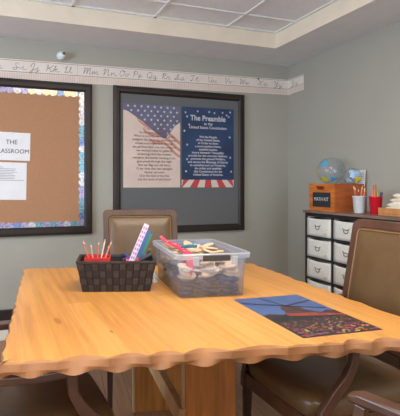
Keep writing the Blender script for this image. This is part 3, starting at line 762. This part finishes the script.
# ------------------------------------------------ armchairs (face +X in their own frame)
def backx(z): t = (z-.44)/.59; return -.312-.065*t-.055*t*t
def rrect(w_, z0, z1, r, taper=0, n=6):
    pts = []
    for (cy, cz, a0) in ((w_/2-r, z1-r, 0), (-w_/2+r, z1-r, 90), (-w_/2+r, z0+r, 180), (w_/2-r, z0+r, 270)):
        for k in range(n+1):
            a = R(a0+90*k/n); y = cy+r*math.cos(a); z = cz+r*math.sin(a)
            pts.append((y*(1-taper*(z1-z)), z))
    return pts
def make_chair():
    e = empty('armchair', (0, 0, 0), cat='armchair')
    # seat
    out = []
    for (z, g) in ((.385, -.012), (.40, 0), (.44, .004), (.458, -.006), (.466, -.03), (.468, -.09)):
        pts = []
        for k in range(32):
            a = k*2*math.pi/32; c, s = math.cos(a), math.sin(a)
            sx = math.copysign(abs(c)**.35, c); sy = math.copysign(abs(s)**.35, s)
            pts.append((-.030+(.265+g)*sx, (.222+g-.012*(1-sx)/2)*sy, z))
        out.append(pts)
    MB().loops(out).build('seat', 'leather', e, smooth=True)
    mb = MB()
    mb.b2(-.26, .225, .195, .215, .33, .388).b2(-.26, .225, -.215, -.195, .33, .388).b2(.205, .225, -.195, .195, .33, .388).b2(-.26, -.24, -.195, .195, .33, .388)
    mb.build('seat_rail', 'wood_dark', e, bevel=.004)
    # back frame ring, swept by the lean
    outer = rrect(.49, .50, 1.03, .03, .06); inner = rrect(.412, .54, .992, .022, .06)
    mb = MB(); d = .017
    def q(p, o): return (backx(p[1])+o-.012*(1-(p[0]/.24)**2), p[0], p[1])
    mb.loops([[q(p, -d) for p in outer], [q(p, d) for p in outer], [q(p, d) for p in inner], [q(p, -d) for p in inner], [q(p, -d) for p in outer]], cap=False)
    mb.build('back_frame', 'wood_dark', e, bevel=.005)
    # padded panel
    ip = rrect(.416, .538, .994, .022, .06)
    cy, cz = 0, .766
    Ls = []
    for s, o in ((1, d-.008), (.985, d+.002), (.93, d+.010), (.7, d+.018), (.35, d+.021), (.02, d+.022)):
        Ls.append([q((cy+(p[0]-cy)*s, cz+(p[1]-cz)*s), o) for p in ip])
    rear = [[q((cy+(p[0]-cy)*s, cz+(p[1]-cz)*s), o) for p in ip] for s, o in ((.02, -d-.008), (.7, -d-.006), (.96, -d), (1, -d+.006))]
    bp = MB().loops(rear+Ls).build('back_cushion', 'leather', e, smooth=True)
    pp = [q((cy+(p[0]-cy)*.955, cz+(p[1]-cz)*.965), d+.009) for p in ip]
    MB().tube(pp+[pp[0]], .0042, 6).build('piping', 'piping', bp, smooth=True)
    for s in (-1, 1):
        # rear leg and lower stile in one curve
        MB().bar([(-.36, s*.207, 0), (-.305, s*.209, .22), (-.29, s*.212, .40), (-.312, s*.216, .52)], [.028, .034, .04, .04], [.03, .036, .04, .034], side=(0, 1, 0)).build('leg', 'wood_leg', e, bevel=.004)
        MB().bar([(.215, s*.208, 0), (.212, s*.208, .20), (.208, s*.208, .385)], [.022, .028, .034], [.022, .028, .036], side=(0, 1, 0)).build('leg', 'wood_leg', e, bevel=.004)
        # arm with S-curved support
        arm = MB().bar([(backx(.66)+.005, s*.214, .665), (-.16, s*.232, .657), (-.02, s*.240, .652), (.075, s*.238, .653), (.105, s*.236, .646)], [.026, .036, .044, .044, .034], [.028, .028, .028, .028, .02], side=(0, 1, 0)).build('armrest', 'wood_dark', e, bevel=.008, seg=3)
        MB().bar([(.072, s*.232, .640), (.078, s*.229, .58), (.105, s*.226, .53), (.155, s*.224, .48), (.195, s*.222, .43), (.212, s*.221, .37), (.216, s*.221, .32)], .026, [.032, .032, .036, .038, .036, .034, .028], side=(0, 1, 0)).build('arm_support', 'wood_dark', e, bevel=.005)
    return e
ch0 = make_chair()
spots = [((.795, 2.20, 0), R(-90-14), 'brown wooden armchair with bronze leather back, between the far table end and the wall'),
         ((1.240, 1.36, 0), R(180), 'brown wooden armchair with tall bronze leather back, right of the table by the rack'),
         ((.125, 1.46, 0), R(3), 'brown wooden armchair mostly hidden under the left table edge'),
         ((.682, .688, 0), R(90+18), 'brown wooden armchair at the near table edge, one armrest end in view')]
for i, (p, rz_, lab) in enumerate(spots):
    c = ch0 if i == 0 else copy_tree(ch0)
    c.location = p; c.rotation_euler.z = rz_; c['label'] = lab; c['group'] = 'armchairs around the table'

# ------------------------------------------------ woven basket with pens
bk = empty('woven_basket', (.520, 1.845, ZT), -R(16.6), label='charcoal woven strap basket holding pencils and rulers on the table', cat='basket')
bw0, bd0, bw1, bd1, bh = .295, .145, .345, .185, .137
def bz(u, v, z, off=0):   # not used for geometry outside the basket frame
    return (u, v, z)
def wall_pt(side, s, t, off):   # s along the side 0..1, t height 0..1, off outward
    W_ = (bw0+(bw1-bw0)*t)/2; D_ = (bd0+(bd1-bd0)*t)/2
    if side == 0: return (-W_+2*W_*s, -D_-off, t*bh)
    if side == 1: return (W_+off, -D_+2*D_*s, t*bh)
    if side == 2: return (W_-2*W_*s, D_+off, t*bh)
    return (-W_-off, D_-2*D_*s, t*bh)
mb = MB()
lo = [[wall_pt(k, 0, t, 0) for k in range(4)] for t in (0, 1)]
li = [[(p[0]*.97, p[1]*.95, max(p[2], .004)) for p in l] for l in reversed(lo)]
mb.loops(lo+li)
mb.f = mb.f[:-2]; n_ = len(mb.v); mb.f += [(0, 1, 2, 3), (n_-4, n_-3, n_-2, n_-1)]
mb.build('lining', 'weave_dark', bk)
mb = MB(); mb_dark = MB()
for side, nx in ((0, 11), (1, 5), (2, 11), (3, 5)):
    for i in range(nx):
        for j in range(4):
            h_ = .0035 if (i+j) % 2 else .0018
            g = .06
            a, b, c, d = (i+g)/nx, (i+1-g)/nx, (j+g*.8)/4*.93, (j+1-g*.8)/4*.93
            base = [wall_pt(side, a, c, 0), wall_pt(side, b, c, 0), wall_pt(side, b, d, 0), wall_pt(side, a, d, 0)]
            g2 = .012 if (i+j) % 2 else .004
            tp = [wall_pt(side, a+g2, c, h_), wall_pt(side, b-g2, c, h_), wall_pt(side, b-g2, d, h_), wall_pt(side, a+g2, d, h_)]
            (mb if (i+j) % 2 else mb_dark).loops([base, tp])
mb.build('woven_straps', 'weave', bk); mb_dark.build('woven_straps', P('dark_woven_strap', (38, 33, 34), .6), bk)
mb = MB()
mb.loops([[wall_pt(k, 0, .93, .0035) for k in range(4)]]*1+[[(p[0]*1.022, p[1]*1.03, p[2]) for p in [wall_pt(k, 0, .935, .002) for k in range(4)]], [(p[0]*1.022, p[1]*1.03, p[2]) for p in [wall_pt(k, 0, 1.01, .002) for k in range(4)]], [(p[0]*.955, p[1]*.93, p[2]) for p in [wall_pt(k, 0, 1.01, 0) for k in range(4)]], [(p[0]*.955, p[1]*.93, p[2]) for p in [wall_pt(k, 0, .93, 0) for k in range(4)]]], cap=False)
mb.build('rim', 'weave', bk, bevel=.002)
ca, sa = math.cos(-R(16.6)), math.sin(-R(16.6))
def BK(u, v, z): return (.520+u*ca-v*sa, 1.845+u*sa+v*ca, ZT+z)
def on(e, loc, rz_): e.location = loc; e.rotation_euler.z = rz_; return e
e = empty('pencil_box', BK(-.085, -.01, .0045), -R(16.6), label='open red plastic pencil box inside the left end of the basket', cat='pencil box')
MB().b2(-.058, .058, -.045, .045, 0, .1).b2(-.058, .058, -.045, -.041, .1, .142).b2(-.058, .058, .041, .045, .1, .142).b2(-.058, -.054, -.041, .041, .1, .142).b2(.054, .058, -.041, .041, .1, .142).build('body', 'red', e, bevel=.002)
tips = [(-.150, -.035, .224, (214, 120, 100), 'salmon'), (-.118, .0, .200, (206, 150, 130), 'dusty pink'), (-.080, .01, .212, (196, 120, 96), 'light brown'), (-.052, .02, .222, (232, 214, 200), 'cream'), (-.022, .0, .214, (226, 150, 130), 'peach'), (-.036, .03, .190, (190, 90, 70), 'brick red')]
for i, (u, v, z, c, nm) in enumerate(tips):
    u0 = -.115+i*.013
    pencil(BK(u0, -.02+.008*i, .106), BK(u, v, z), P('bp_'+nm.replace(' ', '_'), c), nm+' pencil standing in the red box in the basket', 'pencils in the basket', r=.0034)
# spotted ruler leaning to the upper right, teal and blue ones behind it
def ruler(name, a, b, w_, th, m, label, cat, dots=None):
    a = Vector(a); b = Vector(b); d = (b-a); L = d.length
    e = empty(name, a, label=label, cat=cat)
    z = d.normalized(); x = Vector((ca, sa, 0)); x = (x-z*z.dot(x)).normalized(); y = z.cross(x)
    e.rotation_euler = Matrix((x, y, z)).transposed().to_euler()
    MB().box((0, 0, L/2), (w_, th, L)).build('body', m, e, bevel=.0008)
    if dots:
        for s_, mm, nm in dots:
            mb = MB()
            for k in range(14):
                zz = L*(.05+.068*k); u = w_*.22*(1 if (k+s_) % 2 else -1)
                mb.add([(u+w_*.17*math.cos(t), -th/2-.0004, zz+w_*.3*math.sin(t)) for t in [q*math.pi/4 for q in range(8)]], [tuple(range(8))])
            mb.build(nm, mm, e)
    return e
ruler('spotted_ruler', BK(.02, -.055, .02), BK(.138, -.02, .292), .024, .003, P('pale_pink_ruler', (214, 196, 222), .4), 'pale pink ruler with red and lilac spots leaning out of the basket', 'ruler',
      [(0, P('ruler_red', (196, 120, 144), .5), 'red_spots'), (1, P('ruler_violet', (150, 146, 204), .5), 'violet_spots')])
ruler('blue_ruler', BK(.045, -.02, .02), BK(.148, .0, .262), .022, .003, P('blue_ruler_plastic', (70, 110, 160), .3), 'blue plastic ruler leaning behind the spotted ruler', 'ruler')
ruler('green_ruler', BK(.055, .0, .02), BK(.156, .015, .246), .022, .003, P('green_ruler_plastic', (60, 150, 120), .3), 'teal green plastic ruler leaning behind the blue one', 'ruler')
def lay(a, b, col, nm, r=.008):
    return pencil(BK(*a), BK(*b), P('mk_'+nm.replace(' ', '_'), col), nm+' marker lying across the top of the basket', 'markers in the basket', r=r, name='marker', cat='marker')
# filler box that the loose markers lie on
e = empty('supply_box', BK(.075, .025, .0045), -R(16.6), label='black supply box filling the right end of the basket', cat='supply box')
MB().b2(-.075, .078, -.03, .045, 0, .108).build('body', 'weave_dark', e, bevel=.003)
lay((.045, .0, .132), (.128, .005, .142), (96, 50, 140), 'purple', .0095)
lay((.03, .02, .122), (.11, .03, .15), (70, 40, 110), 'dark violet')
lay((.045, -.02, .124), (.10, -.022, .132), (214, 84, 50), 'orange red', .0095)
lay((.095, .018, .138), (.148, .03, .146), (50, 140, 140), 'teal')
lay((.10, -.01, .122), (.158, .0, .152), (60, 60, 66), 'charcoal', .0095)
lay((.118, .04, .12), (.155, .02, .172), (120, 106, 90), 'grey brown')
lay((.07, .045, .122), (.03, .05, .15), (60, 70, 120), 'navy')

# ------------------------------------------------ clear plastic bin
yaw = -R(8)
BX = (.690, 1.560)
ca2, sa2 = math.cos(yaw), math.sin(yaw)
bw, bdp, bhh = .335, .46, .184
bc = (BX[0]+(bw/2)*ca2-(bdp/2)*sa2, BX[1]+(bw/2)*sa2+(bdp/2)*ca2)
bn = empty('clear_storage_bin', (bc[0], bc[1], ZT), yaw, label='clear plastic storage bin full of tan and navy pieces on the table', cat='storage bin')
def rr(hx, hy, r, z, n=5):
    pts = []
    for (sx, sy, a0) in ((1, 1, 0), (-1, 1, 90), (-1, -1, 180), (1, -1, 270)):
        for k in range(n+1):
            a = R(a0+90*k/n); pts.append((sx*(hx-r)+r*math.cos(a), sy*(hy-r)+r*math.sin(a), z))
    return pts
hx, hy = bw/2, bdp/2
mb = MB(); mb.loops([rr(hx-.026, hy-.026, .02, .002), rr(hx-.014, hy-.018, .024, bhh)], cap=False); mb.f.append(tuple(range(24)))
mb.build('body', 'clear', bn, smooth=True).modifiers.new('t', 'SOLIDIFY').thickness = .0016
mb = MB(); mb.loops([rr(hx-.015, hy-.021, .024, bhh-.022), rr(hx-.002, hy-.004, .028, bhh-.020), rr(hx, hy, .03, bhh-.001), rr(hx-.004, hy-.004, .028, bhh+.003), rr(hx-.014, hy-.02, .024, bhh+.002)], cap=False)
mb.build('rim', 'clear_rim', bn, bevel=.001)
for s in (-1, 1):
    o = MB().box((.005, s*(hy+.006), bhh-.014), (.118, .012, .024)).build('latch', 'latch', bn, bevel=.003)
    for q_ in (-.082, .086):
        MB().box((q_, s*(hy+.001), bhh-.026), (.026, .008, .034)).build('clip_mount', 'clear_rim', o, bevel=.003)
def BN(u, v, z): return (bc[0]+u*ca2-v*sa2, bc[1]+u*sa2+v*ca2, ZT+z)
# the pieces inside: flat rounded foam shapes
def blob(n, r, rng):
    k = [1+.28*rng.uniform(-1, 1) for _ in range(n)]
    pts = []
    for i in range(n*3):
        a = i*2*math.pi/(n*3); j = i//3; f = (i % 3)/3
        rr_ = k[j]*(1-f)+k[(j+1) % n]*f
        pts.append((r*rr_*math.cos(a), r*rr_*math.sin(a)*.75))
    return pts
rng = random.Random(11)
shapes = []
for k in range(4):
    e = bpy.data.meshes.new('foam_piece')
    mb = MB().prism(blob(6, .034, rng), -.0035, .0035)
    shapes.append(mb)
meshes = {}
def piece(mname, k, loc, rot, label, group, s=1.0):
    key = (mname, k)
    if key not in meshes:
        o = MB().add(shapes[k].v, shapes[k].f).build('foam_piece', mname, None, bevel=.0015)
        meshes[key] = o.data
    else:
        o = bpy.data.objects.new('foam_piece', meshes[key]); C.objects.link(o)
        b = o.modifiers.new('bevel', 'BEVEL'); b.width = .0015; b.segments = 2; b.limit_method = 'ANGLE'
    o.location = loc; o.rotation_euler = rot; o.scale = (s, s, s)
    return tag(o, label, 'craft piece', group)
# navy layers low, tan heap above
for lay_ in range(9):
    for i in range(3):
        for j in range(4):
            z = .012+lay_*.0105
            if j <= 1 and z > .065: continue
            lim = .075 if j > 0 or i < 1 else .088
            if z > .1: continue
            sx = hx-.075+lay_*.002; sy = hy-.09
            u = (-1+i)*sx+rng.uniform(-.008, .008); v = (-1+2*j/3)*sy+rng.uniform(-.01, .01)
            piece('denim' if rng.random() < .55 else 'denim2', rng.randrange(4), BN(u, v, z), (R(rng.uniform(-7, 7)), R(rng.uniform(-7, 7)), rng.uniform(0, 6)), 'dark navy foam piece in the lower layers of the clear bin', 'navy pieces in the clear bin', 1.22)
for lay_ in range(6):
    for i in range(3):
        for j in range(5):
            z = (.108 if j > 1 else .078)+lay_*.0115+.004*math.sin(j*2+i)
            if i == 0 and j == 1: continue
            if j == 0 and lay_ > 5 : continue
            if lay_ > 4 and (i != 1 and j < 4): continue
            u = (-1+i)*(hx-.068)+rng.uniform(-.01, .01); v = (-1+2*j/4)*(hy-.075)+rng.uniform(-.01, .01)
            piece('tan', rng.randrange(4), BN(u, v, z), (R(rng.uniform(-22, 22)), R(rng.uniform(-22, 22)), rng.uniform(0, 6)), 'pale tan foam piece heaped at the top of the clear bin', 'tan pieces in the clear bin', 1.12)
# pink spotted pouch and teal holder along the left side
e = empty('pink_pouch', BN(-.105, .0, .12), yaw, label='pink spotted fabric strap draped over the left side of the clear bin', cat='strap')
pts = [(-.022, .20, .090), (-.012, .15, .074), (-.0, .10, .070), (.012, .04, .066), (.02, -.02, .060), (.026, -.08, .056), (.026, -.13, .045), (.02, -.165, .02), (.014, -.170, -.01), (.01, -.172, -.035)]
MB().bar(pts, [.012, .024, .032, .036, .036, .036, .036, .036, .034, .03], .008).build('strap', 'pink', e, bevel=.003)
mb = MB()
for k in range(22):
    i = k % 7; t = rng.random(); p = Vector(pts[i])*(1-t)+Vector(pts[i+1])*t
    mb.box((p.x+rng.uniform(-.012, .012), p.y, p.z+.0046), (.005, .005, .001))
mb.build('spots', 'paper', e)
e = empty('teal_holder', BN(-.055, -.035, .185), yaw+R(8), label='teal plastic holder lying on top of the tan pieces', cat='holder')
MB().bar([(-.03, .01, .0), (0, 0, .006), (.04, -.006, .006)], [.02, .026, .024], .014).build('body', 'teal', e, bevel=.004)
MB().tube([(.034, -.006, .013), (.034, -.006, .0155)], .007, 10).build('button', 'paper', e)
# crumpled white tissue between basket and bin
mb = MB(); L = []
for j in range(7):
    t = j/6; L.append([(.035*(1-.75*t**1.5)*(1+.2*math.sin(5*a+j*1.3))*math.cos(a), .05*(1-.6*t)*(1+.2*math.sin(4*a+j))*math.sin(a), .052*t) for a in [k*2*math.pi/16 for k in range(16)]])
mb.loops(L); o = mb.build('paper_tissue', 'paper', None, smooth=False); o.location = (.722, 1.935, ZT+.0005); o.rotation_euler.z = R(-10)
tag(o, 'crumpled white tissue on the table between basket and clear bin', 'tissue')
# ------------------------------------------------ windmill print
PX, PY, pyaw = 1.058, 1.272, -R(3.4)
wp = empty('windmill_print', (PX, PY, ZT+.0003), pyaw, label='glossy photo print of a windmill over flower beds lying on the table', cat='photo print')
pw_, ph_ = .302, .445
gl = lambda n, c: M.setdefault(n, mat(n, c, .3, noise=.12, nscale=14))
MB().b2(-pw_/2, pw_/2, -ph_/2, ph_/2, 0, .0006).build('sheet', gl('print_blue_sky', (76, 100, 152)), wp)
def pq(pts, m, nm, d): return MB().add([(-pw_/2+a*pw_, -ph_/2+b*ph_, .0006+d) for a, b in pts], [tuple(range(len(pts)))]).build(nm, m, wp)
pq([(0, 0), (1, 0), (1, .50), (.9, .52), (.75, .46), (.6, .5), (.4, .47), (.2, .5), (.1, .53), (0, .5)], gl('print_dark_ground', (58, 48, 52)), 'flower_field', .0002)
pq([(.28, .46), (.36, .56), (.36, .62), (.44, .70), (.58, .70), (.66, .62), (.66, .56), (.78, .46)], gl('print_windmill_brown', (78, 58, 56)), 'windmill_tower', .0004)
pq([(.3, .44), (1, .36), (1, .40), (.66, .475), (.3, .51)], gl('print_red_roof', (142, 62, 54)), 'red_gallery', .0006)
pq([(0, .40), (.3, .47), (1, .36), (1, .3), (0, .34)], gl('print_dark_trees', (38, 42, 46)), 'tree_line', .0005)
for (a, b, c, d) in ((.0, .86, .95, .56), (.36, .98, .60, .52), (.52, .70, .98, .80)):
    dx, dy = c-a, d-b; l = math.hypot(dx, dy); nx, ny = -dy/l*.012, dx/l*.012
    pq([(a+nx, b+ny), (c+nx, d+ny), (c-nx, d-ny), (a-nx, b-ny)], gl('print_dark_blade', (48, 42, 56)), 'windmill_blade', .0008)
cols = [((206, 96, 120), 'pink_flowers'), ((214, 186, 96), 'yellow_flowers'), ((150, 104, 150), 'violet_flowers'), ((96, 104, 66), 'leaves'), ((196, 90, 60), 'orange_flowers')]
rg = random.Random(5)
for (c, nm) in cols:
    mb = MB()
    for k in range(60):
        t = rg.random(); b_ = .02+.33*t; a_ = rg.uniform(.03, .97); s = (.010*(1-t)+.005)*rg.uniform(.7, 1.3)
        mb.add([(-pw_/2+a_*pw_+s*.5*math.cos(q), -ph_/2+b_*ph_+s*.35*math.sin(q), .0006+.0007+.00005*(k % 5)) for q in [i*math.pi/3 for i in range(6)]], [tuple(range(6))])
    mb.build(nm, gl('print_'+nm, tuple(int(v*.85) for v in c)), wp)
